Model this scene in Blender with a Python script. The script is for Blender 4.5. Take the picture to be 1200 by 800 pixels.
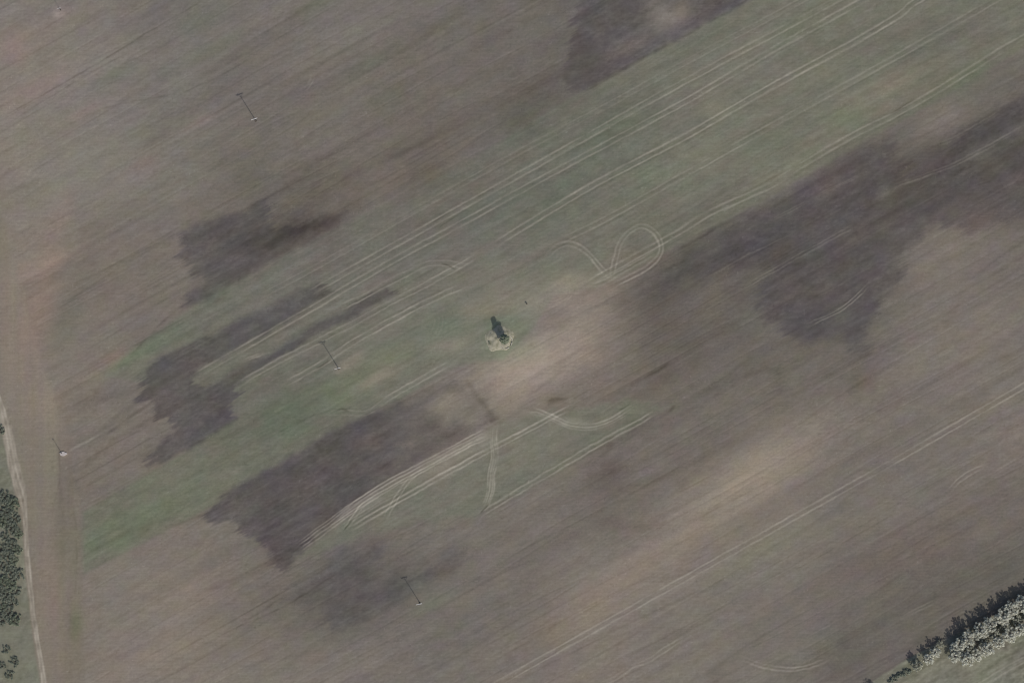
import bpy, bmesh, math, random
import numpy as np
from mathutils import Vector, Matrix, noise as mnoise
for o in list(bpy.data.objects): bpy.data.objects.remove(o)
S = bpy.context.scene
R = math.radians
PX = 0.3                                   # metres of ground per pixel of a 1200 px wide survey picture
def W(u, v, z=0.0): return Vector(((u-600)*PX, (400-v)*PX, z))

# ---------------- camera ----------------
cam = bpy.data.objects.new('camera', bpy.data.cameras.new('camera')); S.collection.objects.link(cam)
ALT = 1500.0
cam.location = (0, 0, ALT); cam.rotation_euler = (0, 0, 0)
cam.data.sensor_width = 36; cam.data.lens = 36*ALT/360.0
cam.data.clip_start = 10; cam.data.clip_end = 30000
S.camera = cam
# ---------------- light ----------------
SUN_EL, SUN_AZ = R(43), R(148)             # azimuth clockwise from north: light comes from the south-south-east
w = bpy.data.worlds.new('World'); S.world = w; w.use_nodes = True
nt = w.node_tree; bg = nt.nodes['Background']; sky = nt.nodes.new('ShaderNodeTexSky')
sky.sky_type = 'NISHITA'; sky.sun_disc = False; sky.sun_elevation = SUN_EL; sky.sun_rotation = SUN_AZ
sky.air_density = 1.0; sky.dust_density = 2.5
nt.links.new(sky.outputs[0], bg.inputs[0]); bg.inputs[1].default_value = 0.11
sl = bpy.data.lights.new('sun', 'SUN'); sl.energy = 2.8; sl.angle = R(0.5); sl.color = (1, .96, .9)
so = bpy.data.objects.new('sun', sl); S.collection.objects.link(so)
sd = Vector((math.sin(SUN_AZ)*math.cos(SUN_EL), math.cos(SUN_AZ)*math.cos(SUN_EL), math.sin(SUN_EL)))
so.rotation_euler = sd.to_track_quat('Z', 'Y').to_euler(); so.location = sd*300
S.view_settings.view_transform = 'Standard'; S.view_settings.look = 'None'
S.cycles.filter_width = 1.1
S.view_settings.exposure = 0; S.view_settings.gamma = 1; S.view_settings.use_curve_mapping = False
# how bright a white sheet on the ground renders under this light, per channel: turns seen colours into base colours
LIT = np.array([1.028, 1.037, 1.10])

def lin(c):
    c = np.asarray(c, float)/255.0
    return np.where(c <= .04045, c/12.92, ((c+.055)/1.055)**2.4)
def alb(r, g, b): return tuple(lin((r, g, b))/LIT)

# ---------------- tagging ----------------
C = S.collection
def tag(o, label=None, cat=None, group=None, kind=None):
    for k, v in (('label', label), ('category', cat), ('group', group), ('kind', kind)):
        if v: o[k] = v
    return o
def empty(name, loc, rz=0):
    o = bpy.data.objects.new(name, None); C.objects.link(o); o.location = loc; o.rotation_euler = (0, 0, rz)
    o.empty_display_size = .5
    return o
def copy_tree(o, parent=None):
    c = o.copy(); C.objects.link(c); c.parent = parent
    for ch in o.children: copy_tree(ch, c)
    return c

# ---------------- ground colour: soils, crop, wear ----------------
def vn(x, y, seed):                        # smooth lattice noise, -1..1
    xi = np.floor(x).astype(np.int64); yi = np.floor(y).astype(np.int64)
    fx = x-xi; fy = y-yi; fx = fx*fx*(3-2*fx); fy = fy*fy*(3-2*fy)
    def h(a, b):
        n = (a*374761393 + b*668265263 + seed*2147483647) & 0xffffffff
        n = ((n ^ (n >> 13))*1274126177) & 0xffffffff
        n = (n ^ (n >> 16)); n = (n*2246822519) & 0xffffffff
        return ((n ^ (n >> 15)) & 0xffffff)/float(0x7fffff)-1
    return (h(xi, yi)*(1-fx)+h(xi+1, yi)*fx)*(1-fy)+(h(xi, yi+1)*(1-fx)+h(xi+1, yi+1)*fx)*fy
def fbm(x, y, sx, sy, seed, n=3):
    r = 0; a = 1; t = 0
    for i in range(n):
        r = r+a*vn(x/sx*2**i+7.3*i, y/sy*2**i+3.1*i, seed+i*17); t += a; a *= .6
    return r/t
def sstep(a, b, x):
    t = np.clip((x-a)/(b-a), 0, 1); return t*t*(3-2*t)

BASE_L = np.array([
 [118,118,110,112,112,108,104, 98,110,110,110,112,112],
 [122,120,112,106,106,102, 98, 96,110,110,110,106,100],
 [122,118,112,104,104,102,104,104,106,108, 94, 90, 86],
 [118,112,110,104,104,106,108,102, 94, 90, 98,108,104],
 [116,110,106,104,108,112,120,102, 98, 98, 98,110,110],
 [116,110,106,100, 98,112,116,104,103,106,106,109,112],
 [114,108,111,106,102,108,106,103,109,113,108,106,104],
 [112,115,115,106, 98,103,106,114,114,110,105,100, 94],
 [112,117,118,114,112,108,111,117,114,110,102, 95, 92]], float)
BASE_T = np.array([                         # redness of the soil
 [ 9, 8, 6, 6, 7, 7, 6, 4, 4, 4, 4, 5, 6],
 [12, 8, 6, 7, 8, 8, 7, 4, 4, 4, 4, 6, 7],
 [12, 9, 8, 8, 9, 9, 6, 4, 4, 4, 6, 7, 8],
 [14,12,10, 8, 7, 8, 8, 8, 6, 6, 6, 8, 9],
 [14,11, 9, 7, 8, 9,12,10, 8, 7, 7, 9, 9],
 [12,11, 9, 6, 6,10,12, 9, 9, 8, 9, 9,10],
 [12, 9,11, 8, 7, 8, 8, 9,10,12, 9, 9, 9],
 [13,11,12, 9, 6, 7, 8,11,10, 9, 8, 8, 7],
 [14,13,12,11,10, 8,10,12,10, 9, 8, 7, 6]], float)
def grid(G, u, v):
    gx = np.clip(u/100, 0, 11.999); gy = np.clip(v/100, 0, 7.999)
    i = gx.astype(int); j = gy.astype(int); fx = gx-i; fy = gy-j
    fx = fx*fx*(3-2*fx); fy = fy*fy*(3-2*fy)
    return (G[j, i]*(1-fx)+G[j, i+1]*fx)*(1-fy)+(G[j+1, i]*(1-fx)+G[j+1, i+1]*fx)*fy

def sdf(P, u, v):                          # distance to a polygon, positive inside
    d = np.full(u.shape, 1e9); ins = np.zeros(u.shape, bool)
    n = len(P)
    for k in range(n):
        ax, ay = P[k]; bx, by = P[(k+1) % n]
        ex, ey = bx-ax, by-ay
        t = np.clip(((u-ax)*ex+(v-ay)*ey)/(ex*ex+ey*ey+1e-9), 0, 1)
        d = np.minimum(d, (u-ax-t*ex)**2+(v-ay-t*ey)**2)
        if ay != by:
            ins ^= ((ay > v) != (by > v)) & (u < (bx-ax)*(v-ay)/(by-ay)+ax)
    return np.where(ins, 1, -1)*np.sqrt(d)
def smooth_line(P, n=8):
    if len(P) < 3: return [tuple(map(float, p)) for p in P]
    Q = [P[0]]+list(P)+[P[-1]]; out = []
    for i in range(1, len(Q)-2):
        p0, p1, p2, p3 = [np.array(q, float) for q in Q[i-1:i+3]]
        for k in range(n):
            t = k/n
            out.append(tuple(.5*((2*p1)+(-p0+p2)*t+(2*p0-5*p1+4*p2-p3)*t*t+(-p0+3*p1-3*p2+p3)*t**3)))
    out.append(tuple(map(float, P[-1]))); return out

# --- outlines of the soils and crops
STRIP = [(1500,-345),(900,-8),(870,5),(700,96),(680,108),(520,205),(372,278),(300,315),(240,352),(170,398),(125,440),
 (175,450),(280,486),(200,540),(97,600),(98,672),(170,635),(220,608),(250,592),(340,535),(400,500),(480,462),(530,432),(560,424),
 (590,420),(625,385),(650,345),(700,337),(740,318),(790,290),(900,232),(1020,162),(1110,112),(1200,56),(1600,-170)]
LOWER = [(350,655),(385,622),(430,588),(500,545),(580,498),(630,484),(690,476),(745,468),(778,478),(760,492),(700,526),(640,562),(562,604),
 (500,612),(440,625),(400,638)]
D1 = [(208,292),(216,272),(240,258),(262,250),(288,248),(300,236),(318,238),(326,252),(322,268),(350,262),(380,255),(402,250),(392,268),(372,280),(300,316),
 (240,352),(214,358),(216,342),(238,330),(222,322),(214,308)]
D2 = [(186,418),(225,402),(290,373),(345,342),(374,330),(388,344),(345,370),(300,397),(250,426),(226,442),(230,450),(243,453),(266,440),(300,420),(322,411),
 (330,404),(362,384),(400,366),(432,346),(456,336),(463,344),(430,362),(396,381),(352,404),(318,424),(276,452),(280,464),(270,480),(274,494),(240,516),(196,540),(170,548),
 (178,528),(200,506),(196,498),(186,488),(176,476),(160,466),(166,444)]
D3 = [(246,598),(262,578),(300,556),(345,533),(400,499),(450,476),(490,458),(530,446),(560,462),(585,484),(572,500),(500,540),(440,576),(404,600),(372,626),(346,655),
 (330,672),(316,662),(320,645),(300,628),(272,612),(254,610)]
D4A = [(332,700),(345,688),(380,668),(402,642),(428,632),(452,640),(446,662),(425,684),(395,700),(360,712)]
D4B = [(376,716),(400,700),(440,692),(476,678),(520,648),(545,646),(536,662),(505,680),(474,702),(432,722),(388,740)]
D5 = [(700,352),(740,332),(796,300),(900,240),(1020,172),(1042,165),(1052,186),(1070,200),(1110,180),(1130,152),(1200,108),(1300,60),(1320,180),(1230,235),(1190,258),(1140,272),
 (1100,262),(1062,290),(1056,330),(1030,360),(1012,385),(1016,412),(1002,418),(984,396),(935,402),(902,380),(886,352),(896,322),(850,312),(800,330),(770,360),(730,372)]
D6 = [(660,98),(662,60),(672,35),(676,6),(690,-14),(760,-60),(1000,-80),(892,-6),(868,6),(780,52),(720,86),(682,108)]
VERGE = [(1000,812),(1060,774),(1100,752),(1150,730),(1212,692),(1500,530),(1700,900),(1300,1400),(600,1080)]
SCRUB = [(-400,380),(-60,440),(-4,478),(4,500),(10,545),(16,575),(22,600),(27,622),(29,650),(31,680),(34,710),(38,745),(43,775),(48,806),(80,960),(60,1500),(-600,1500)]
HEAD = [(-400,0),(-60,60),(-2,226),(12,280),(28,345),(42,400),(58,450),(82,520),(94,600),(97,700),(98,806),(110,1500),(0,1500),(-300,600)]

# --- wheel marks: points, offsets of the ruts, rut width, strength
def pair(g=3.0): return (-g, g)
TRACKS = [
 ([(470,866),(587,799),(700,735),(800,679),(930,606),(1060,533),(1200,452),(1400,336)], pair(), 1.15, .62),
 ([(1120,-24),(1072,3),(1060,13),(1048,22),(1000,50),(900,104),(800,162),(700,214),(613,266),(575,290)], pair(3.2), 1.2, .72),
 ([(1100,-50),(1000,7),(900,62),(800,121),(660,196),(533,266),(470,300),(400,341),(347,372),(283,409),(226,442)], pair(3), 1.15, .55),
 ([(1075,-55),(981,0),(800,97),(660,176),(500,266),(420,311),(360,345)], pair(3), 1.15, .55),
 ([(1040,-56),(941,0),(817,66),(700,130),(600,183),(460,262),(372,312),(300,350)], pair(2.8), 1.0, .3),
 ([(1300,-76),(1167,0),(1080,50),(1000,95),(930,133),(800,206),(740,240),(700,262),(653,284)], pair(3), 1.15, .42),
 ([(1300,-14),(1200,44),(1175,58),(1120,93),(1057,130),(992,163),(933,198),(900,219),(833,249),(794,273),(726,311),(687,333)], pair(3), 1.3, .52),
 ([(716,328),(721,305),(727,284),(738,271),(751,265),(763,269),(772,279),(775,292),(768,305),(755,316),(735,326),(716,335)], pair(2.4), 1.2, .62),
 ([(640,303),(645,296),(655,288),(668,286),(682,291),(695,303),(705,315),(717,327)], pair(2.4), 1.25, .62),
 ([(684,333),(698,334),(708,330),(718,324),(740,312),(770,294)], pair(2.2), 1.1, .45),
 ([(395,362),(425,348),(455,331),(480,319),(495,311),(510,308),(530,309),(548,313)], pair(2.9), 1.1, .62),
 ([(277,452),(310,432),(350,411),(400,386),(420,375),(455,356),(490,338),(518,323),(545,308),(562,298)], pair(2.7), 1.1, .6),
 ([(330,452),(366,432),(395,414),(420,397),(484,362),(528,341),(549,334)], pair(2.8), 1.1, .68),
 ([(403,624),(457,592),(490,573),(540,545),(560,534),(610,508),(640,492),(672,475)], pair(2.4), 1.2, .85),
 ([(346,644),(382,617),(423,588),(457,567),(498,545),(547,519),(574,506)], (-5.5,-2.2,1.8,5), .95, .72),
 ([(380,630),(423,594),(480,560),(547,524),(585,505)], (0,), 8, .36), ([(300,655),(350,628),(400,600)], (0,2.5), .9, .0), ([(820,330),(870,302),(940,268)], (0,), 1.0, .22), ([(900,262),(960,230),(1010,205)], (0,2), .9, .2), ([(1090,175),(1130,158),(1180,128)], (0,3), 1.1, .2), ([(950,352),(990,330),(1040,300)], (0,), 1.0, .15), ([(480,575),(540,545),(575,520),(600,512)], (0,), 5, .2), ([(565,600),(575,575),(579,520)], (0,), 6, .22), ([(610,483),(650,490),(700,497),(740,478)], (0,), 6, .28), ([(700,290),(722,300),(735,272),(768,278),(772,300)], (0,), 5, .12), ([(500,312),(530,312),(560,300)], (0,), 7, .2), ([(384,616),(430,580),(500,540)], (-1.5,2.5), 1.0, .5), ([(396,620),(440,592),(486,566)], (-1.5, 1.5), .9, .4), ([(640,310),(670,298),(717,325),(740,318)], (0,), 7, .12),
 ([(402,624),(410,612),(418,601),(428,589),(446,578)], pair(2), 1.0, .6),
 ([(448,613),(455,600),(462,588),(473,570),(486,556),(505,546)], pair(2.2), 1.0, .6),
 ([(556,608),(572,597),(606,576),(640,556),(708,516),(740,499),(772,481)], pair(2.7), 1.2, .85),
 ([(563,600),(571,588),(575,574),(576,555),(580,534),(578,515),(580,494)], (-3.6,-1.4,1.6,3.8), 1.1, .6),
 ([(612,481),(630,482),(646,488),(670,498),(696,499),(716,492),(742,476)], (-3.6,-1.2,2.4), 1.1, .6),
 ([(690,490),(706,482),(722,472)], (0,), 1.0, .45),
 ([(380,484),(405,483),(430,483),(455,467),(480,452),(505,438),(530,424)], pair(2.6), 1.1, .55),
 ([(420,520),(500,475)], pair(3), 1.0, .0),
 ([(1159,543),(1140,552),(1125,562),(1108,580)], pair(2), 1.1, .62),
 ([(866,769),(880,775),(900,781),(927,784),(950,780),(974,770)], pair(2), 1.2, .62),
 ([(700,802),(723,793),(742,780),(760,774),(777,762),(805,744)], pair(1.8), 1.1, .35),
 ([(940,384),(962,374),(983,364),(1003,348),(1021,331)], pair(1.8), .9, .5),
 ([(870,338),(920,309),(960,287),(1005,262)], pair(1.8), .9, .28),
 ([(352,109),(361,101),(366,91),(363,80)], pair(2), 1.1, .55),
 ([(330,116),(352,112),(368,104)], (0,), 1.0, .2),
 ([(1045,219),(1085,205),(1120,192),(1167,167),(1210,143)], pair(1.5), 1.1, .3),
 ([(1050,727),(1075,714),(1102,702)], pair(1.8), 1.0, .32),
 ([(940,749),(960,738),(990,721)], (0,), 1.2, .22),
 ([(1130,222),(1160,212),(1172,206)], pair(1.5), .9, .2),
 ([(74,536),(78,530),(90,522),(104,516),(126,504)], (0,), 1.3, .4),
 ([(280,426),(300,418),(321,412)], (0,1.6), 1.2, .6),
 ([(1100,832),(1160,795),(1200,772),(1300,714)], pair(2.6), 1.0, .5),
 ([(622,346),(640,356),(660,352),(668,342),(664,334)], (-3,0,3), .9, .22),
 ([(500,400),(512,385),(514,372),(505,362)], (-5,0,5), 1.2, .15),
]
DARKS = [  # dark furrows: points, width, darkening
 ([(-10,144),(18,129),(100,83),(177,36),(240,0)], 1.1, 13), ([(20,138),(60,113),(105,86),(150,62)], .9, 9),
 ([(20,178),(120,128),(220,106),(300,66)], 1.0, 6), ([(0,300),(60,262),(150,215)], 1.0, 5), ([(150,420),(196,372),(232,348)], 1.4, 9),
 ([(120,370),(180,336),(218,318)], 1.2, 6), ([(60,345),(130,312),(215,270)], 1.1, 6),
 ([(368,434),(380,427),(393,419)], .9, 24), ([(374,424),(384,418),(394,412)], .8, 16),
 ([(1040,136),(1056,126),(1078,114)], .9, 26), ([(1046,141),(1060,133),(1076,121)], .8, 18),
 ([(516,309),(526,311),(536,318)], .9, 22), ([(505,262),(530,246)], .8, 22), ([(512,268),(540,250)], .8, 22),
 ([(724,481),(732,477),(740,472)], .8, 22), ([(706,519),(714,515),(722,510)], 1.0, 22),
 ([(402,622),(408,615),(414,608)], .8, 30), ([(562,602),(568,596),(574,590)], .9, 24),
 ([(680,110),(760,65),(840,22),(880,-2)], 1.6, 12), ([(790,296),(850,262),(880,246)], 2.0, 12),
 ([(400,498),(480,462)], 1.0, 6), ([(440,552),(470,532),(495,520)], 1.6, 10), ([(300,520),(360,490),(395,478)], 1.2, 7),
 ([(390,482),(402,479),(412,483)], 1.3, 18), ([(546,442),(556,460),(570,478),(584,492)], 3.2, 14), ([(572,494),(588,487)], 2.2, 24), ([(560,500),(574,494)], 1.5, 12), ([(440,512),(462,505)], 3, 7), ([(500,520),(530,508),(545,500)], 3, 7), ([(640,470),(655,466),(668,468)], 2.2, 12),
 ([(735,452),(760,440),(778,430),(790,418)], 2.2, 14), ([(636,474),(655,468),(664,470)], 3.0, 16), ([(612,478),(630,479)], 1.0, 10),
 ([(778,486),(792,474)], 2.0, 12), ([(930,668),(960,652),(1050,600)], 1.0, 8), ([(800,740),(880,690),(960,645)], 1.0, 6),
 ([(800,700),(870,668)], 1.0, 5), ([(800,618),(850,590),(905,562)], 1.1, 8), ([(700,540),(720,520),(745,512)], 3.0, 8),
 ([(290,730),(340,706),(400,668)], 1.2, 8), ([(270,740),(330,700)], 1.2, 7), ([(155,780),(210,748),(260,714)], 1.2, 6),
 ([(540,690),(620,640),(720,590),(800,545)], 1.4, 6), ([(500,790),(600,730),(700,672)], 1.4, 5), ([(900,330),(930,305),(960,285)], 1.4, 7),
 ([(920,468),(1000,425),(1100,372),(1200,312)], 1.6, 6), ([(1000,500),(1100,445),(1160,408)], 1.4, 5), ([(1040,330),(1080,300),(1140,270)], 1.4, 6),
 ([(1100,212),(1140,190),(1200,150)], 3.0, 6), ([(95,548),(130,520),(165,498),(186,484)], 3.0, 9), ([(120,512),(150,490),(178,472)], 2.0, 8), ([(160,545),(178,530),(200,512)], 4.0, 10),
 ([(60,600),(70,560),(68,520)], 1.2, 6), ([(86,590),(90,640),(88,700)], 1.4, 7), ([(70,560),(72,620),(74,680)], 3.0, 4), ([(1052,785),(1068,777)], 1.0, 4),
]
# soft blots: centre, radii, turn, dL, redness change, greenness change
BLOTS = [
 (640,425,58,30,18, 19,8,-1), (688,390,44,50,0, 18,5,0), (668,345,44,22,0, 10,6,-1), (725,345,30,30,0, 4,3,0), (820,320,90,16,25, -5,0,0), (590,352,46,16,0, 8,6,0), (560,365,26,8,5, 6,9,0), (600,440,40,22,25, 10,6,0),
 (665,330,24,10,10, 9,7,0), (545,478,30,18,10, 13,4,1), (520,470,20,12,20, 8,3,1), (556,492,14,9,0, 8,2,0), (575,488,8,5,0,-10,-2,0), (505,498,12,9,30, -9,-1,0), (552,482,8,7,0,-8,0,0), (530,455,10,6,0,-6,0,0), (407,428,22,6,32, 10,6,-3), (418,418,12,5,45, 8,5,-2), (445,440,18,5,30, 9,6,-3), (470,418,20,5,10,-2,-4,4), (300,500,18,8,28, 2,4,-4), (262,560,22,9,28,3,4,-4), (520,404,20,6,15, 8,6,-2), (905,535,75,26,30, 14,7,1), (860,575,95,30,30, 11,6,1), (760,660,110,26,30, 9,6,0),
 (690,715,80,20,30, 5,6,0), (900,640,90,16,30, 3,-2,4), (1105,300,60,22,30, 5,4,0), (850,790,120,16,15, -1,0,1),
 (612,140,32,22,20, -10,-3,3), (495,205,26,16,20, -9,1,1), (560,215,70,16,28, -4,3,0), (640,80,20,40,0, -2,1,0), (300,210,22,26,0, -6,-2,2), (350,235,60,24,28, -8,0,0), (365,205,34,18,20, -5,1,0), (390,255,50,12,30, -8,3,0),
 (780,22,20,17,0, 26,6,0), (735,55,26,10,28, 14,6,1), (745,85,34,8,30, 5,2,0), (800,10,8,12,0, 10,10,0),
 (1037,226,9,8,0, 16,2,2), (1100,142,34,14,28, 15,7,0), (1085,185,18,12,0, 4,-2,-2), (1150,180,70,16,28, 6,0,3), (1150,250,40,24,28, 2,6,-2), (965,215,30,18,28, 2,5,-3),
 (1010,450,20,10,28, -8,6,0), (1000,455,8,8,0, -3,-6,3), (770,385,34,22,20, -8,0,0), (775,435,44,14,25, -7,3,0), (745,500,22,10,20, -7,-2,1), (712,550,36,14,28, -8,2,-2),
 (430,690,70,30,24, -6,-2,0), (345,272,44,16,28, -11,-1,-1), (375,262,24,10,28, -6,2,-1), (500,175,40,20,28,-3,2,-1), (330,640,26,18,28, -6,1,-2), (480,690,50,10,28, -4,0,2),
 (505,708,30,7,25, 5,-5,6), (520,540,40,20,28, 5,6,-2), (560,470,18,9,40, -9,-2,0), (535,500,20,12,20, -8,-2,0), (480,480,24,10,20, -2,-4,-1), (425,520,24,10,28, 5,4,0),
 (60,300,16,60,-14, 4,6,-2), (45,370,14,50,-14, 3,6,-2), (80,370,14,50,-16, -5,-4,3), (50,480,26,20,0, 4,4,0), (75,600,12,60,-4, -6,-2,0), (88,730,7,16,0, -10,-8,7), (60,690,14,60,-2, 3,6,-2),
 (150,420,50,7,30, 0,-10,9), (135,418,14,6,30, 4,12,-4), (110,440,40,9,30, 6,8,-2), (240,690,60,22,28, 4,5,-1), (200,760,90,18,20, 4,4,0),
 (440,430,60,16,28, 3,1,4), (340,480,60,16,28, -5,-7,7), (200,590,90,18,28, -3,-5,5), (520,380,40,20,0, -2,-8,6), (610,375,22,14,0, -1,-3,2), (600,412,26,12,0, -6,-8,6), (572,395,16,18,0, -3,-7,6), (610,392,14,18,0, -4,-4,4), (588,376,26,10,0, -3,-4,4), (400,470,36,14,20, 2,-3,5),
 (340,505,30,10,28, -2,-6,5), (120,630,40,22,28, -3,-4,4), (250,345,30,10,28, -2,-6,5),(440,445,26,8,28,8,8,-2),(535,405,18,6,28,12,6,0),
 (240,20,40,14,25, -4,-5,5), (130,90,22,8,28, -9,-6,5), (240,60,60,9,28, -1,-3,4), (370,5,22,8,28, -7,-6,6), (430,75,34,8,28, -4,-5,4), (450,110,26,12,28, -3,-4,4), (90,22,40,8,28, -2,2,0), (30,40,60,14,28, 2,6,-2),
 (50,100,40,12,28, 3,8,-3), (20,60,14,18,28, 4,10,-5), (100,130,28,5,28, 4,8,-4), (230,145,26,5,28, 8,9,-3), (170,190,20,8,28, 4,7,-3), (30,155,26,10,28, -3,-3,3), (90,200,90,20,28, 2,-2,3), (200,220,70,18,28, 2,-1,2),
 (50,310,40,10,25, 8,7,-2), (25,400,30,60,0, 2,6,-2), (940,30,40,12,28, -2,-2,3), (1000,140,60,16,28, 6,4,1), (1060,95,40,14,28, 6,4,0), (830,180,60,22,28, 4,2,1), (870,60,60,10,28, 3,3,0), (700,170,60,20,28, -4,-4,3),
 (640,235,70,22,28, -6,-4,2), (560,250,60,14,28, -6,-4,2), (750,215,50,18,28, 0,-4,4), (950,90,50,12,28, 3,3,1), (840,130,18,10,0, 6,5,2), (990,140,24,10,0, -2,-6,6), (1130,95,30,14,28, -2,-5,6), (900,170,40,14,28, -3,-4,4),
 (1110,40,60,24,28, -3,-1,-1), (980,55,50,16,28, -3,0,0), (830,40,50,16,28, -4,-1,0), (920,200,40,10,28, 5,2,2), (1020,110,50,14,28,4,6,0), (740,300,30,16,0, 1,5,-1), (590,320,60,16,0, 2,2,1), (520,330,40,16,28, 0,0,1),
 (1100,420,200,60,28, 2,2,-1), (1140,160,70,14,30, -7,-1,0), (1080,205,50,24,28, -6,0,-1), (340,262,34,14,28, -8,0,0), (1080,700,160,26,28, -5,-2,1), (1010,760,50,40,0, -4,-2,0), (1120,640,120,20,28, -2,2,0), (1060,640,120,30,28,-2,2,-1), (700,470,60,20,28, 0,2,0),
]
DIR = R(28.7)
def ground_colour(x, y):
    u = x/PX+600; v = 400-y/PX
    cs, sn = math.cos(DIR), math.sin(DIR)
    s = u*cs-v*sn; t = u*sn+v*cs           # along and across the working direction
    bend = fbm(u, v, 260, 260, 5, 2)*3
    t2 = t+bend
    fine = vn(s/70, t2/1.9, 11); mid = vn(s/160, t2/5.5, 12); wide = vn(s/300, t2/17, 13); tiny = vn(s/9, t2/1.3, 14)
    clod = (vn(s/3.6, t/2.3, 15)*.75+vn(s/6.5+t*.1, t/3.1, 16)*.6)*(1+.5*vn(u/40, v/40, 94)); m20 = fbm(u, v, 26, 22, 17, 3); m60 = fbm(u, v, 90, 60, 18, 3)
    L = grid(BASE_L, u, v); T = grid(BASE_T, u, v); Gn = np.zeros_like(L)
    far = sstep(0, 300, np.maximum(np.maximum(-u, u-1200), np.maximum(-v, v-800)))
    L = L*(1-far)+108*far
    streak = fine*1.3+mid*2.0+wide*1.9+tiny*1.0
    fu = np.clip(1-np.abs(vn(s/170, t2/7.5, 81))*5.5, 0, 1)*(.5+.5*sstep(-.5, .5, vn(s/60, t2/9, 82)))
    fl = np.clip(1-np.abs(vn(s/170, (t2+1.9)/7.5, 81))*5.5, 0, 1)*(.5+.5*sstep(-.5, .5, vn(s/60, t2/9, 82)))
    fu2 = np.clip(1-np.abs(vn(s/240, t2/21, 83))*7, 0, 1)*sstep(-.3, .4, vn(s/90, t2/24, 84))
    m9 = vn(s/11, t/6, 85)+.8*vn(s/6.4, t/3.4, 86)
    L = L+streak*(1.1+.5*sstep(-.2, .6, m60))-fu*7-fu2*7.5+fl*4.5+2.4; L += m60*2.0+m20*2.2+m9*2.0
    T = T+2.4+fbm(s, t, 44, 12, 21, 3)*3.0+vn(u/14, v/14, 87)*1.6; Gn = Gn-.5+fbm(s, t, 50, 16, 22, 3)*2.2+vn(u/12, v/12, 88)*1.0
    # headland beside the path: worked along the path
    hm = sstep(-5, 5, sdf(HEAD, u, v)+m20*4)*.92
    hs = vn(u/2.4+fbm(u, v, 50, 160, 23, 1)*.6, v/70, 24)*1.7+vn(u/7, v/160, 25)*2.2
    L = L*(1-hm)+(117+3.5*sstep(560, 420, v)-4*sstep(60, 84, u)*sstep(420, 520, v)+m60*2+hs*.9+m20)*hm; T = T*(1-hm)+(15.5+fbm(u, v, 9, 80, 26, 2)*3)*hm; Gn = Gn*(1-hm)+(.8+vn(u/8, v/90, 27)*2)*hm
    # crop and soil outlines, their ends combed by the plough
    comb = (vn(s/26, t2/1.3, 31)*4.0+fbm(s, t2, 90, 3.4, 39, 2)*9*sstep(-.3, .5, m60+.3*m20)+vn(s/60, t2/4.9, 32)*5.5*(.6+m60)+vn(s/40, t2/7, 33)*5+vn(u/5, v/5, 38)*1.4)
    uc = u+comb*cs*1.15+m20*4+vn(u/6, v/6, 99)*1.6; vc = v-comb*sn*1.15+vn(u/7, v/7, 34)*1.6+vn(u/16, v/16, 100)*2.2
    ust = u+m20*1.0; vst = v+vn(u/9, v/9, 35)*.7
    def lay(P, f, l, t_, g, amt=1.0, su=uc, sv=vc, keep=.0):
        nonlocal L, T, Gn
        a = sstep(-f, f, sdf(P, su, sv))*amt
        L = L*(1-a)+(l+(L-l)*keep)*a; T = T*(1-a)+(t_+(T-t_)*keep)*a; Gn = Gn*(1-a)+(g+(Gn-g)*keep)*a
        return a
    g1 = lay(STRIP, 3.5, 108.5+3*sstep(400,700,u)*sstep(120,260,v)-3*sstep(300,500,v)*sstep(500,300,u), 3.5+4*sstep(500,900,u), 6.2+1.2*sstep(600,1000,u)+2.2*sstep(450, 250, u)*sstep(430, 540, v)-2.6*sstep(420, 300, v)*sstep(700, 560, u), .96, ust, vst, .42)
    g2 = lay(LOWER, 6, 110, 4, 7.0, .88, uc, vc, .35)
    gs = vn(s/35, t2/1.5, 36)*2.2+vn(s/120, t2/3.2, 37)*2.4
    ga = np.maximum(g1, g2); L = L+(gs*1.25+m9*1.4+fbm(u, v, 17, 9, 92, 3)*4.5)*ga; T = T+ga*fbm(s, t, 30, 12, 93, 3)*4.5; Gn = Gn-ga*fbm(s, t, 30, 12, 93, 3)*3
    for P, f, l, a in ((D1, 6.5, 73, .9), (D2, 4.6, 74, .93), (D3, 5, 72, .93), (D5, 9, 76, .86), (D6, 5, 75, .88), (D4A, 9, 86, .75), (D4B, 9, 86, .75)):
        A = a
        if P is D3: A = a*(1-.62*sstep(420, 540, u-.35*(v-500)))*(1-.55*sstep(-.15, .6, fbm(u, v, 20, 16, 91, 3))*sstep(400, 480, u))
        if P is D5: A = a*(1-.55*sstep(900, 720, u))*(1-.18*sstep(0, .7, m20)); 
        if P is D1: A = a*(1-.35*sstep(330, 400, u))
        if P is D6: A = a*(1-.4*sstep(-.1, .6, m20))
        m = lay(P, f, l, 2.4, -3.6, A, uc, vc, .38)
        T = T+m*fbm(s, t, 34, 20, 41+len(P), 2)*5; Gn = Gn+m*fbm(s, t, 30, 18, 51+len(P), 2)*3.0
        L = L+m*(clod*1.6+m20*4+m9*2.0+fine*2.6+mid*2.4+fbm(s, t, 50, 9, 95, 2)*5)
    for (cx, cy, ra, rb, an, dl, dt, dg) in BLOTS:
        a = R(an); du, dv = u-cx, v-cy
        p = (du*math.cos(a)-dv*math.sin(a))/ra; q = (du*math.sin(a)+dv*math.cos(a))/rb
        e = p*p+q*q+(m20*.5+comb*.02)*np.minimum(p*p+q*q, 1.5)
        g = np.exp(-np.clip(e, 0, 30)*.9)
        L += dl*g; T += dt*g*.75; Gn += dg*g*.8
    # rough grass west of the path and on the bank in the south-east
    vm = lay(VERGE, 1.6, 113, 7, 5, 1, ust, vst, 0)
    vb = sstep(70, 30, sdf(VERGE, u, v))
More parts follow.
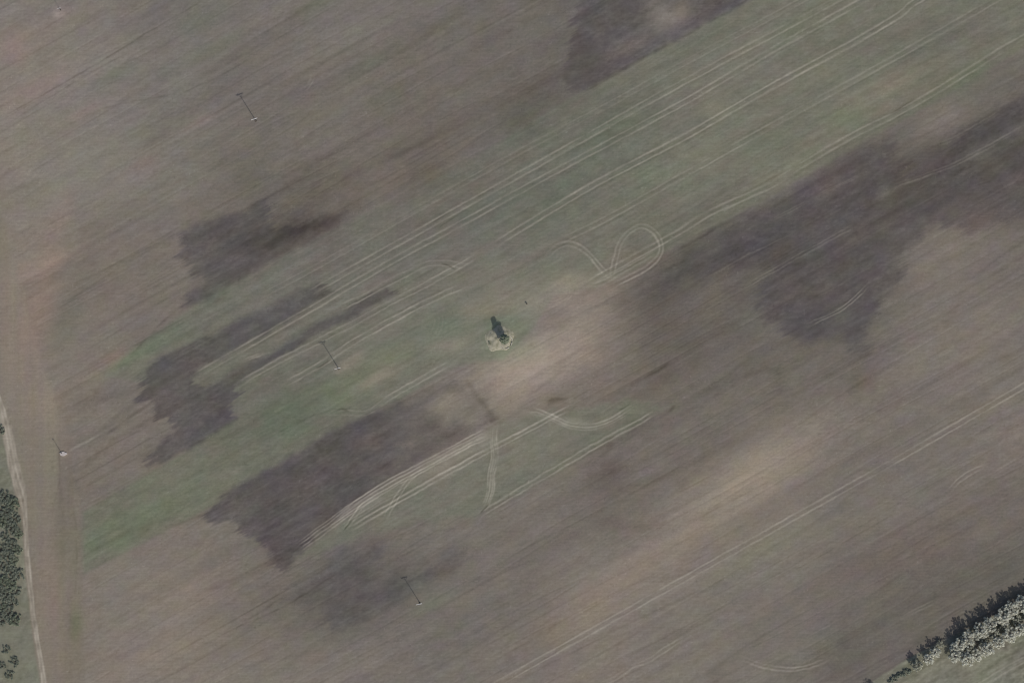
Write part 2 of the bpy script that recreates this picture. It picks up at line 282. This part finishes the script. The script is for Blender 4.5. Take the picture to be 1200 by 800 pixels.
    L += vm*(vn(s/14, t/2.2, 61)*6+vn(s/50, t/6, 62)*9+clod*7+m20*8); Gn += vm*(m20*3-2*sstep(-.3, .5, m60)); T += vm*m60*5
    sm = lay(SCRUB, 2, 112, 7, 5, 1, ust, vst, 0)
    L += sm*(clod*5+m20*9+fbm(u, v, 6, 9, 63, 2)*5); Gn += sm*m20*2
    L += clod*2.7; T += vn(u/13, v/13, 65)*1.6; Gn += vn(u/12+5, v/12, 66)*1.3
    # little pale stones and clods
    st = sstep(.78, .95, vn(u/1.9, v/1.9, 67))*sstep(-.1, .5, vn(u/40, v/30, 68)); L += st*11; L -= 8*sstep(.82, .96, vn(u/2.2, v/2.2, 69))
    Z = (fine*.5+mid*.3+gs*.0)*.018+clod*.012
    path = np.zeros_like(L)
    # ruts
    inside = (u > -40) & (u < 1240) & (v > -40) & (v < 840)
    RL = np.zeros_like(L)
    def near(P, pad):
        a = np.array(P); return (u > a[:,0].min()-pad) & (u < a[:,0].max()+pad) & (v > a[:,1].min()-pad) & (v < a[:,1].max()+pad)
    def dist(P, uu, vv):
        best = np.full(uu.shape, 1e9); side = np.zeros(uu.shape); end = np.zeros(uu.shape)
        lens = [0]
        for k in range(len(P)-1): lens.append(lens[-1]+math.dist(P[k], P[k+1]))
        for k in range(len(P)-1):
            ax, ay = P[k]; ex, ey = P[k+1][0]-ax, P[k+1][1]-ay; l = math.hypot(ex, ey)+1e-9
            tt = ((uu-ax)*ex+(vv-ay)*ey)/(l*l); tc = np.clip(tt, 0, 1)
            d = np.hypot(uu-ax-tc*ex, vv-ay-tc*ey); sg = ((uu-ax)*ey-(vv-ay)*ex)/l
            m = d < best; best = np.where(m, d, best); side = np.where(m, np.sign(sg)*d, side); end = np.where(m, lens[k]+tc*l, end)
        return side, best, end, lens[-1]
    ti = 0
    for P, offs, wd, st_ in TRACKS:
        ti += 1
        if st_ <= 0: continue
        Q = smooth_line(P, 5) if len(P) > 2 else P
        m = near(Q, 12)
        if not m.any(): continue
        uu, vv = u[m], v[m]
        side, best, al, tot = dist(Q, uu+vn(uu/9, vv/9, 70)*.2, vv+vn(uu/9, vv/9, 71)*.2)
        fade = sstep(0, 22, al)*sstep(0, 22, tot-al)+.0
        add = np.zeros(uu.shape); cut = np.zeros(uu.shape)
        for k, of in enumerate(offs):
            br = np.clip(.72+.45*vn(al/34+k*9, np.full(uu.shape, ti*1.7), 72)+.22*vn(al/6, np.full(uu.shape, ti*2.3+k), 73), .05, 1.2)
            wb = .5 if ti < 8 else 1.15
            of = of+.5*wb*vn(al/16, np.full(uu.shape, ti*3.1+k*7), 96)+.3*wb*vn(al/6, np.full(uu.shape, ti*5.1+k*3), 97)
            e = np.abs(side-of)/(wd*(1+.35*vn(al/20, np.full(uu.shape, ti+k*5.5), 98)))
            add = np.maximum(add, np.exp(-e*e*.9)*br)
            cut = np.maximum(cut, np.maximum(np.exp(-((side-of-wd*1.5)/wd)**2), .5*np.exp(-((side-of+wd*1.6)/wd)**2))*br*.4)
        add *= fade*st_; cut *= fade*st_
        Lm = L[m]; L[m] = Lm+(np.maximum(Lm, 106)+30-Lm)*np.minimum(add*1.3, 1.15)-cut*30
        ad = np.clip(add*.8, 0, 1); T[m] = T[m]*(1-ad)+13*ad; Gn[m] = Gn[m]*(1-ad)+1.5*ad
        Z[m] -= add*.03
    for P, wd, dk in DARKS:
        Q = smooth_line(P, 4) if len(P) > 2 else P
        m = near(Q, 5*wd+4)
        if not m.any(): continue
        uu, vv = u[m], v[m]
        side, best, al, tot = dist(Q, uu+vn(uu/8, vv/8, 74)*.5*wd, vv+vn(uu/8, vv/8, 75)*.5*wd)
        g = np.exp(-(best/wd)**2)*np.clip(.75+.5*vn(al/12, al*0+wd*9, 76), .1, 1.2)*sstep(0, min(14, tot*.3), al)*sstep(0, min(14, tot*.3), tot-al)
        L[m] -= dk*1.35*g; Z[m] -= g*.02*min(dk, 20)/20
    # the path
    Q = smooth_line([(-60,330),(-20,425),(-3,462),(6,492),(11,520),(17,548),(24,575),(29,600),(31,630),(33,660),(36,690),(39,720),(43,748),(48,776),(53,806),(66,900),(90,1100),(120,1500)], 5)
    m = near(Q, 16); uu, vv = u[m], v[m]
    side, best, al, tot = dist(Q, uu+vn(uu/9, vv/16, 77)*.5, vv)
    hw = 2.9+3.4*sstep(600, 575, vv)*sstep(470, 500, vv)+.5*vn(uu*0, vv/14, 78)
    pm = sstep(1.1, -1.1, np.abs(side)-hw)
    ruts = np.exp(-((np.abs(side)-2.0)/1.1)**2)*.9+np.exp(-((side+5)/1.5)**2)*.4*sstep(600, 575, vv)
    br = 1+.12*vn(uu/3, vv/9, 79)
    pl = (130+14*ruts)*br*.985
    L[m] = L[m]*(1-pm)+pl*pm; T[m] = T[m]*(1-pm)+15*pm; Gn[m] = Gn[m]*(1-pm)+1*pm
    Z[m] -= pm*.04*ruts; path[m] = pm
    # worn bits round the poles
    for cx, cy, r, dl in ((66,17,5,20), (74,17,4,12), (76,532,4,8), (397,436,4,8), (404,428,6,7), (588,402,13,10)):
        L += dl*np.exp(-((u-cx)**2+(v-cy)**2)/(r*r)); T += 3*np.exp(-((u-cx)**2+(v-cy)**2)/(r*r))
    # a short cross-break of the path edge
    cb = np.exp(-(((u-22)/6)**2+((v-586)/2.0)**2))*22+np.exp(-(((u-30)/1.2)**2+((v-594)/8)**2))*14; L -= cb
    rgb = np.stack([L+T*.5, L+Gn*.72-.6, L-T*.48-2.6-Gn*.7], -1)
    rgb = np.clip(rgb, 40, 200)
    return rgb, Z, (vm > .5), (sm > .5) & (path < .5), path > .5, (np.maximum(g1, g2) > .5)

def axis(lo, hi, step, far):
    a = list(np.arange(lo, hi+1e-6, step)); b = []; d = step; p = hi
    while p < far: d *= 1.22; p += d; b.append(p)
    c = []; d = step; p = lo
    while p > -far: d *= 1.22; p -= d; c.append(p)
    return np.array(c[::-1]+a+b)
GS = 0.3
ax = axis(-188, 188, GS, 9000); ay = axis(-127, 127, GS, 9000)
X, Y = np.meshgrid(ax, ay)
nx, ny = len(ax), len(ay)
rgb, Z, isv, iss, isp, isg = ground_colour(X.ravel(), Y.ravel())
col = np.ones((nx*ny, 4), np.float32); col[:, :3] = lin(rgb)/LIT
co = np.stack([X.ravel(), Y.ravel(), Z], -1).astype(np.float32)
idx = np.arange(nx*ny).reshape(ny, nx)
quads = np.stack([idx[:-1, :-1], idx[:-1, 1:], idx[1:, 1:], idx[1:, :-1]], -1).reshape(-1, 4)
q0 = quads[:, 0]
region = np.zeros(len(quads), int); region[isg[q0]] = 1; region[iss[q0]] = 3; region[isv[q0]] = 4; region[isp[q0]] = 2

def node_mat(name, rough=.95):
    m = bpy.data.materials.new(name); m.use_nodes = True
    b = m.node_tree.nodes['Principled BSDF']; b.inputs['Roughness'].default_value = rough
    b.inputs['Specular IOR Level'].default_value = .15
    return m, m.node_tree, b
gm, gt, gb = node_mat('soil_and_crop')
vc_ = gt.nodes.new('ShaderNodeVertexColor'); vc_.layer_name = 'soil'
tc = gt.nodes.new('ShaderNodeTexCoord')
nz = gt.nodes.new('ShaderNodeTexNoise'); nz.inputs['Scale'].default_value = 1.1; nz.inputs['Detail'].default_value = 5; nz.inputs['Roughness'].default_value = .65
mp = gt.nodes.new('ShaderNodeMapping'); mp.inputs['Rotation'].default_value = (0, 0, -DIR); mp.inputs['Scale'].default_value = (.12, 1.6, 1)
nz2 = gt.nodes.new('ShaderNodeTexNoise'); nz2.inputs['Scale'].default_value = 1.0; nz2.inputs['Detail'].default_value = 4
gt.links.new(tc.outputs['Object'], nz.inputs['Vector']); gt.links.new(tc.outputs['Object'], mp.inputs[0]); gt.links.new(mp.outputs[0], nz2.inputs['Vector'])
r1 = gt.nodes.new('ShaderNodeMapRange'); r1.inputs[1].default_value = .25; r1.inputs[2].default_value = .75; r1.inputs[3].default_value = .88; r1.inputs[4].default_value = 1.12
r2 = gt.nodes.new('ShaderNodeMapRange'); r2.inputs[1].default_value = .25; r2.inputs[2].default_value = .75; r2.inputs[3].default_value = .93; r2.inputs[4].default_value = 1.07
gt.links.new(nz.outputs[0], r1.inputs[0]); gt.links.new(nz2.outputs[0], r2.inputs[0])
mu = gt.nodes.new('ShaderNodeMath'); mu.operation = 'MULTIPLY'; gt.links.new(r1.outputs[0], mu.inputs[0]); gt.links.new(r2.outputs[0], mu.inputs[1])
vm_ = gt.nodes.new('ShaderNodeVectorMath'); vm_.operation = 'SCALE'; gt.links.new(vc_.outputs[0], vm_.inputs[0]); gt.links.new(mu.outputs[0], vm_.inputs['Scale'])
gt.links.new(vm_.outputs[0], gb.inputs['Base Color'])

def grid_obj(name, sel):
    qs = quads[sel]; used = np.unique(qs); remap = np.zeros(nx*ny, np.int64); remap[used] = np.arange(len(used))
    f = remap[qs].astype(np.int32)
    me = bpy.data.meshes.new(name)
    me.vertices.add(len(used)); me.vertices.foreach_set('co', co[used].ravel())
    me.loops.add(f.size); me.loops.foreach_set('vertex_index', f.ravel())
    me.polygons.add(len(f)); me.polygons.foreach_set('loop_start', np.arange(0, f.size, 4, dtype=np.int32))
    me.update(calc_edges=True)
    ca = me.color_attributes.new('soil', 'FLOAT_COLOR', 'POINT'); ca.data.foreach_set('color', col[used].ravel())
    me.polygons.foreach_set('use_smooth', np.ones(len(f), bool))
    me.materials.append(gm)
    o = bpy.data.objects.new(name, me); C.objects.link(o); return tag(o, kind='structure')
for name, k in (('ploughed_field', 0), ('crop_field', 1), ('dirt_path', 2), ('rough_grass', 3), ('grass_verge', 4)):
    grid_obj(name, region == k)

# ---------------- helpers for things ----------------
def simple_mat(name, c, rough=.9, var=.15, scale=3.0):
    m, t, b = node_mat(name, rough)
    n = t.nodes.new('ShaderNodeTexNoise'); n.inputs['Scale'].default_value = scale; n.inputs['Detail'].default_value = 4
    q = t.nodes.new('ShaderNodeTexCoord'); t.links.new(q.outputs['Object'], n.inputs['Vector'])
    r = t.nodes.new('ShaderNodeMapRange'); r.inputs[1].default_value = .3; r.inputs[2].default_value = .7; r.inputs[3].default_value = 1-var; r.inputs[4].default_value = 1+var
    t.links.new(n.outputs[0], r.inputs[0])
    s = t.nodes.new('ShaderNodeVectorMath'); s.operation = 'SCALE'; s.inputs[0].default_value = c; t.links.new(r.outputs[0], s.inputs['Scale'])
    t.links.new(s.outputs[0], b.inputs['Base Color']); return m
def obj(name, bm, mat, parent=None, smooth=False):
    me = bpy.data.meshes.new(name); bm.to_mesh(me); bm.free(); me.materials.append(mat)
    if smooth: me.polygons.foreach_set('use_smooth', [True]*len(me.polygons))
    o = bpy.data.objects.new(name, me); C.objects.link(o); o.parent = parent; return o
def tube(bm, pts, rad, n=8):
    rings = []; pts = [Vector(p) for p in pts]
    for i, p in enumerate(pts):
        d = (pts[min(i+1, len(pts)-1)]-pts[max(i-1, 0)]).normalized()
        a = d.orthogonal().normalized(); b = d.cross(a)
        if i and abs(a.dot(pa)) < .9:
            a = (pa-d*pa.dot(d)).normalized(); b = d.cross(a)
        pa = a
        r = rad[i] if isinstance(rad, (list, tuple)) else rad
        rings.append([bm.verts.new(p+(a*math.cos(k*2*math.pi/n)+b*math.sin(k*2*math.pi/n))*r) for k in range(n)])
    for i in range(len(rings)-1):
        for k in range(n): bm.faces.new((rings[i][k], rings[i][(k+1) % n], rings[i+1][(k+1) % n], rings[i+1][k]))
    bm.faces.new(rings[0][::-1]); bm.faces.new(rings[-1])
def box(bm, c, s, rz=0, bev=.0):
    r = bmesh.ops.create_cube(bm, size=1.0)
    M = Matrix.Translation(c) @ Matrix.Rotation(rz, 4, 'Z') @ Matrix.Diagonal((*s, 1))
    bmesh.ops.transform(bm, matrix=M, verts=r['verts'])
    if bev: bmesh.ops.bevel(bm, geom=list({e for v in r['verts'] for e in v.link_edges}), offset=bev, segments=1, affect='EDGES')

M_wood = simple_mat('weathered_pole', (.13, .11, .09), .85, .2, 2)
M_steel = simple_mat('galvanised_steel', (.52, .51, .49), .55, .08, 4)
M_porc = simple_mat('porcelain', (.35, .3, .26), .3, .05, 4)
M_conc = simple_mat('pale_concrete', (.34, .31, .285), .9, .12, 2)
M_bark = simple_mat('bark', (.10, .09, .075), .95, .2, 3)
M_palebark = simple_mat('pale_bark', (.30, .28, .24), .95, .2, 3)

# ---------------- poles ----------------
def make_pole(h=10.6):
    t = empty('utility_pole', (0, 0, 0))
    bm = bmesh.new(); tube(bm, [(0, 0, -.3), (0, 0, h*.5), (0, 0, h)], [.14, .11, .085], 8); obj('pole', bm, M_wood, t, True)
    bm = bmesh.new(); box(bm, (0, .19, h-.45), (2.4, .24, .14), 0, .015); a = obj('crossarm', bm, M_steel, t)
    bm = bmesh.new()
    for s in (-1, 1): tube(bm, [(s*.95, .19, h-.56), (0, .2, h-1.5)], .05, 6)
    obj('brace', bm, M_steel, t)
    for px in (-1.12, -.5, 1.12):
        bm = bmesh.new()
        tube(bm, [(px, .19, h-.36), (px, .19, h-.2)], .03, 6)
        tube(bm, [(px, .19, h-.2), (px, .19, h-.16), (px, .19, h-.12), (px, .19, h-.04), (px, .19, h+.03)], [.06, .11, .07, .1, .04], 8)
        obj('insulator', bm, M_porc, a, True)
    bm = bmesh.new(); tube(bm, [(0, 0, -.1), (0, 0, .12), (0, 0, .2)], [.42, .4, .3], 12); obj('footing', bm, M_bark, t, True)
    return t
P0 = make_pole()
def put_pole(first, u, v, rz, label, sc=1):
    t = P0 if first else copy_tree(P0)
    t.location = W(u, v); t.rotation_euler = (0, 0, rz); t.scale = (sc, sc, sc)
    tag(t, label, 'utility pole', 'utility poles standing in the fields')
put_pole(True, 300, 142, R(19), 'utility pole with pale crossarm on bare brown soil in the upper left field')
put_pole(False, 397, 432, R(15), 'utility pole with pale crossarm beside wheel tracks on the green crop strip')
put_pole(False, 492, 706, R(12), 'utility pole on a greenish patch below the lower dark soil stain', .95)
put_pole(False, 71, 12, R(22), 'utility pole near the top left corner beside a pale scuffed soil patch', .6)

# concrete slab with a marker post
t = tag(empty('marker_post', W(74, 531.5)), 'slim marker post on a small pale concrete slab beside the field headland', 'marker post')
bm = bmesh.new()
ring = [(math.cos(a)*(1.35+.2*math.sin(3*a+1))*1.0, math.sin(a)*(.72+.1*math.cos(4*a))) for a in [k*2*math.pi/14 for k in range(14)]]
top = [bm.verts.new((x*.94, y*.94, .34)) for x, y in ring]; mid_ = [bm.verts.new((x, y, .27)) for x, y in ring]; bot = [bm.verts.new((x, y, -.1)) for x, y in ring]
bm.faces.new(top)
for k in range(14):
    j = (k+1) % 14; bm.faces.new((mid_[k], mid_[j], top[j], top[k])); bm.faces.new((bot[k], bot[j], mid_[j], mid_[k]))
obj('slab', bm, simple_mat('bleached_concrete', (.40, .36, .34), .9, .12, 2), t)
bm = bmesh.new(); tube(bm, [(-.5, .25, .3), (-.5, .25, 3.0), (-.5, .25, 5.6)], [.09, .08, .07], 8); obj('post', bm, M_wood, t, True)
bm = bmesh.new(); box(bm, (-.5, .25, 5.5), (.5, .14, .3), .3, .02); obj('cap_plate', bm, M_wood, t)
# short stake
t = tag(empty('stake', W(617.3, 356)), 'short dark stake standing alone north-east of the lone tree', 'stake')
bm = bmesh.new(); tube(bm, [(0, 0, -.2), (0, 0, .5), (.02, 0, .95), (.02, 0, 1.05)], [.16, .15, .14, .06], 8); obj('post', bm, M_wood, t, True)
bm = bmesh.new(); box(bm, (.02, -.0, .75), (.55, .34, .25), .4, .02); obj('board', bm, M_bark, t)

# ---------------- trees ----------------
def leafmat(name, c1, c2, c3):
    m, t, b = node_mat(name, .8)
    g = t.nodes.new('ShaderNodeNewGeometry'); r = t.nodes.new('ShaderNodeValToRGB')
    t.links.new(g.outputs['Random Per Island'], r.inputs[0])
    r.color_ramp.elements[0].color = (*c1, 1); r.color_ramp.elements[1].color = (*c3, 1)
    e = r.color_ramp.elements.new(.5); e.color = (*c2, 1)
    t.links.new(r.outputs[0], b.inputs['Base Color']); return m
ML_pale = leafmat('pale_twigs_and_blossom', (.30, .31, .23), (.62, .62, .52), (.80, .79, .70))
ML_mix = leafmat('grey_green_twigs', (.20, .21, .15), (.38, .385, .30), (.58, .57, .47))
ML_dark = leafmat('dark_scrub_leaves', (.145, .17, .125), (.20, .22, .17), (.29, .30, .24))
ML_grey = leafmat('grey_bare_twigs', (.12, .15, .10), (.21, .24, .17), (.33, .35, .26))
def make_tree(name, rad, h, n, mat, bark, seed, leaf=.3, base=.25, clumps=14, aspect=1.0, twig=False, cr=(.26, .46), lob=.24):
    """trunk with limbs out to leaf clumps; the crown is many small bent leaf faces"""
    rnd = random.Random(seed); t = empty(name, (0, 0, 0))
    cl = []
    for k in range(clumps):
        a = rnd.uniform(0, 2*math.pi)
        lobe = .86+lob*mnoise.noise(Vector((math.cos(a)*1.6, math.sin(a)*1.6, seed*3.7)))*2
        rr = rad*math.sqrt(rnd.random())*lobe
        zf = rnd.uniform(0, 1)
        top = h*(1-.34*(rr/rad)**2)
        z = h*base+(top-h*base)*(.35+.65*zf*zf)*(.93+.14*mnoise.noise(Vector((a*2, rr, seed))))
        cl.append((Vector((math.cos(a)*rr*aspect, math.sin(a)*rr, z)), rad*rnd.uniform(*cr)))
    bm = bmesh.new()
    lean = Vector((rnd.uniform(-.05, .05)*h, rnd.uniform(-.05, .05)*h, 0))
    r0 = .035*h
    tube(bm, [(0, 0, -.3), (0, 0, .1), lean*.4+Vector((0, 0, h*.35)), lean+Vector((0, 0, h*.72))], [r0*1.3, r0, r0*.75, r0*.25], 8)
    for c, r in cl:
        z0 = min(c.z*.55, h*.5); s = lean*(z0/h)+Vector((0, 0, z0))
        tube(bm, [s, (s+c)/2+Vector((rnd.uniform(-.2, .2), rnd.uniform(-.2, .2), .1*h*.3)), c], [r0*.42, r0*.26, r0*.08], 5)
        for q in range(3):
            e = c+Vector((rnd.uniform(-1, 1), rnd.uniform(-1, 1), rnd.uniform(-.4, 1)))*r
            tube(bm, [(s+c)/2*.3+c*.7, e], [r0*.12, r0*.04], 4)
    obj('trunk', bm, bark, t, True)
    V = []; F = []
    per = n//clumps
    for c, r in cl:
        for q in range(per):
            while True:
                d = Vector((rnd.uniform(-1, 1), rnd.uniform(-1, 1), rnd.uniform(-1, 1)))
                if .15 < d.length < 1: break
            p = c+Vector((d.x*r, d.y*r, d.z*r*.8))
            if p.z < .15: p.z = .15+rnd.random()*.2
            nrm = (d.normalized()*.6+Vector((rnd.uniform(-1, 1), rnd.uniform(-1, 1), rnd.uniform(-.4, 1.2)))).normalized()
            a = nrm.orthogonal().normalized(); a.rotate(Matrix.Rotation(rnd.uniform(0, 6.28), 3, nrm)); b = nrm.cross(a)
            s = leaf*rnd.uniform(.6, 1.3); w_ = s*(.22 if twig else .6)
            i = len(V)
            V += [p-a*s*.5, p+b*w_*.5+nrm*s*.08, p+a*s*.5, p-b*w_*.5-nrm*s*.06]; F.append((i, i+1, i+2, i+3))
    me = bpy.data.meshes.new('crown'); me.from_pydata(V, [], F); me.materials.append(mat)
    o = bpy.data.objects.new('crown', me); C.objects.link(o); o.parent = t
    return t
protos = {}
def tree(key, u, v, sc, rz, label, cat, group, name, spec):
    if key not in protos: protos[key] = t = make_tree(name, *spec)
    else: t = copy_tree(protos[key])
    t.location = W(u, v); t.rotation_euler = (0, 0, rz); t.scale = (sc, sc, sc*random.Random(int(u*7+v)).uniform(.9, 1.1))
    tag(t, label, cat, group); return t
ORD = ['first', 'second', 'third', 'fourth', 'fifth', 'sixth', 'seventh', 'eighth', 'ninth', 'tenth', 'eleventh', 'twelfth', 'thirteenth', 'fourteenth', 'fifteenth', 'sixteenth']
#            rad  h   n     mat      bark        seed leaf base clumps
TW = (1.0, True, (.06, .17))
specs = {'wa': (3.3, 7.0, 12000, ML_pale, M_palebark, 3, .34, .12, 120)+TW,
         'wb': (3.0, 7.4, 10000, ML_pale, M_palebark, 8, .34, .12, 105)+TW,
         'wc': (2.5, 5.4, 8000, ML_pale, M_palebark, 15, .32, .08, 85)+TW,
         'wm': (2.6, 5.0, 6500, ML_mix, M_palebark, 21, .34, .1, 80)+TW}
G = 'pale windbreak trees along the field edge'
rowN = [(1122,757), (1134,748), (1147,740), (1160,731), (1172,722), (1184,714), (1196,707), (1209,700)]
rowS = [(1118,766), (1131,769), (1143,766), (1156,759), (1169,751), (1181,744), (1194,737), (1207,729)]
rng = random.Random(4)
for i, (u, v) in enumerate(rowN):
    tree(('wa', 'wb')[i % 2], u+rng.uniform(-1, 1), v+rng.uniform(-1, 1), rng.uniform(.88, 1.04), rng.uniform(0, 6), 'pale windbreak tree, %s from the lower left in the row along the ploughed soil' % ORD[i], 'tree', G, 'pale_tree', specs[('wa', 'wb')[i % 2]])
for i, (u, v) in enumerate(rowS):
    k = ('wc', 'wa')[i % 2]
    tree(k, u+rng.uniform(-1, 1), v+rng.uniform(-1, 1), rng.uniform(.86, 1.0)*(1.22 if k == 'wc' else .95), rng.uniform(0, 6), 'pale windbreak tree, %s from the lower left in the row facing the grass' % ORD[i], 'tree', G, 'pale_tree', specs[k])
for i, (u, v) in enumerate([(1137,759), (1151,750), (1164,741), (1177,733), (1190,724), (1203,716)]):
    tree('wm', u, v, rng.uniform(.8, 1.0), rng.uniform(0, 6), 'darker grey-green tree, %s from the lower left between the two pale rows' % ORD[i], 'tree', 'darker trees inside the windbreak', 'grey_tree', specs['wm'])
tree('wc', 1096, 763, .95, 1.1, 'small pale tree just left of the long windbreak clump', 'tree', G, 'pale_tree', specs['wc'])
tree('wc', 1087, 771, .98, 2.9, 'small pale tree at the lower left tip of the separate small clump', 'tree', G, 'pale_tree', specs['wc'])
tree('wm', 1101, 754, .6, .4, 'tiny grey-green tree in the gap beside the windbreak clump', 'tree', None, 'grey_tree', specs['wm'])
tree('wm', 1074, 779, .93, 1.4, 'sparse grey-green tree on the grass bank left of the pale trees', 'tree', None, 'grey_tree', specs['wm'])
tree('wb', 1024, 813, .72, 2.0, 'tree just beyond the bottom edge casting its shadow on the soil', 'tree', None, 'pale_tree', specs['wb'])

# bramble line on the bank
bs = (1.5, 1.5, 1400, ML_dark, M_bark, 31, .3, .02, 16)
for i, (u, v) in enumerate([(1044,797), (1049,794), (1054,791), (1060,789), (1065,786)]):
    tree('br', u, v, .75, i*1.3, 'low dark bramble, %s from the left in the line on the grass bank' % ORD[i], 'bush', 'low brambles on the grass bank', 'bramble_bush', bs)

# thicket west of the path
SB = (1.0, True, (.08, .2))
sp = [(2.8, 1.3, 5600, ML_dark, M_bark, 41, .34, .02, 60)+SB, (2.2, 1.1, 4000, ML_dark, M_bark, 47, .32, .02, 44)+SB, (2.4, 1.5, 3400, ML_grey, M_bark, 53, .36, .02, 50)+SB]
TH = [(6,583),(17,590),(1,597),(10,600),(20,607),(3,612),(13,618),(22,626),(5,629),(14,636),(0,643),(21,645),(9,650),(17,657),(3,662),(12,669),(21,674),(5,680),(0,692),(13,686),(20,692),(7,700),(15,707),(2,711),(10,720),(18,727),(3,728)]
side_word = lambda u: 'west side' if u < 6 else ('middle' if u < 14 else 'path side')
cnt = {}
for i, (u, v) in enumerate(TH):
    k = (0, 2, 1, 0, 1, 2)[i % 6]; w_ = side_word(u); cnt[w_] = cnt.get(w_, 0)+1
    tree('th%d' % k, u+rng.uniform(-1, 1), v+rng.uniform(-1, 1), rng.uniform(.8, 1.08), rng.uniform(0, 6),
         '%s scrub bush, %s from the top along the %s of the roadside thicket' % ('greyish' if k == 2 else 'dark green', ORD[cnt[w_]-1], w_), 'bush', 'scrub bushes in the thicket beside the path', 'scrub_bush', sp[k])
for i, (u, v) in enumerate([(1,504), (8,760), (17,774), (2,779), (11,791)]):
    tree('th1', u, v, rng.uniform(.6, .9), i, ['small bush by the path bend at the left picture edge', 'scrub bush standing alone below the thicket', 'scrub bush nearest the path in the bottom left corner',
         'scrub bush at the left edge near the bottom corner', 'lowest scrub bush in the bottom left corner'][i], 'bush', None, 'scrub_bush', sp[1])

# ---------------- mound with the lone tree ----------------
mm, mt_, mb = node_mat('bare_pale_earth')
n1 = mt_.nodes.new('ShaderNodeTexNoise'); n1.inputs['Scale'].default_value = .9; n1.inputs['Detail'].default_value = 6
q = mt_.nodes.new('ShaderNodeTexCoord'); mt_.links.new(q.outputs['Object'], n1.inputs['Vector'])
cr = mt_.nodes.new('ShaderNodeValToRGB'); mt_.links.new(n1.outputs[0], cr.inputs[0])
cr.color_ramp.elements[0].position = .30; cr.color_ramp.elements[0].color = (.17, .165, .11, 1); cr.color_ramp.elements[1].position = .56; cr.color_ramp.elements[1].color = (.31, .29, .22, 1)
mt_.links.new(cr.outputs[0], mb.inputs['Base Color'])
t = tag(empty('earth_mound', W(585, 396.5)), 'low pale bare earth mound under the lone tree in the middle of the field', 'mound')
bm = bmesh.new(); NR, NA = 14, 56; rings = []
for i in range(NR+1):
    ring = []
    for k in range(NA):
        a = k*2*math.pi/NA; f = i/NR
        rx = 4.7+.5*math.sin(2*a+1)+.35*math.sin(5*a)+.25*mnoise.noise(Vector((math.cos(a)*2, math.sin(a)*2, 4)))*2
        ry = rx*1.06
        x, y = math.cos(a)*rx*f, math.sin(a)*ry*f
        z = .75*(1-f*f)**.8*(1+.0)+.28*mnoise.noise(Vector((x*.8, y*.8, 1)))*(1-f**3)-.06*f
        z -= .5*math.exp(-((x-1.4)**2+(y+1.0)**2)/1.2)
        ring.append(bm.verts.new((x, y, z)) if i else None)
    if i == 0: c0 = bm.verts.new((0, 0, .75)); continue
    rings.append(ring)
for k in range(NA): bm.faces.new((c0, rings[0][k], rings[0][(k+1) % NA]))
for i in range(NR-1):
    for k in range(NA): bm.faces.new((rings[i][k], rings[i+1][k], rings[i+1][(k+1) % NA], rings[i][(k+1) % NA]))
obj('soil_heap', bm, mm, t, True)
# broken rim of pale stones round the pit, each stone a part
rr_ = random.Random(9); M_stone = simple_mat('pale_stone', (.46, .44, .38), .9, .15, 2)
for k in range(24):
    if k in (5, 11, 12, 17): continue
    a = R(-128+k*7.2+rr_.uniform(-2, 2)); rx = 2.75+rr_.uniform(-.12, .12)
    bm = bmesh.new(); q_ = bmesh.ops.create_icosphere(bm, subdivisions=1, radius=1)
    Mx = Matrix.Translation((2.1+math.cos(a)*rx*.9, -.9+math.sin(a)*rx, .42-.1*abs(math.cos(a)))) @ Matrix.Rotation(a+1.57+rr_.uniform(-.3, .3), 4, 'Z') @ Matrix.Diagonal((.24*rr_.uniform(.7, 1.3), .13*rr_.uniform(.8, 1.4), .16, 1))
    for v_ in q_['verts']: v_.co *= rr_.uniform(.85, 1.15)
    bmesh.ops.transform(bm, matrix=Mx, verts=q_['verts']); obj('stone', bm, M_stone, t)
lt = make_tree('lone_tree', 1.6, 8.4, 10000, ML_grey, M_bark, 78, .34, .02, 64, cr=(.3, .46), lob=.04)
lt.location = W(591, 397, .2)
tag(lt, 'lone narrow grey-green tree on the pale mound with a long dark shadow', 'tree')
for i, (u, v, s) in enumerate([(575,391,.34), (573.5,401,.42), (580,406,.3)]):
    tree('br', u, v, s, i, ['small dry bush on the upper west flank of the mound', 'dry bush on the lower west flank of the mound', 'tiny dry bush at the south foot of the mound'][i], 'bush', None, 'dry_bush', bs)
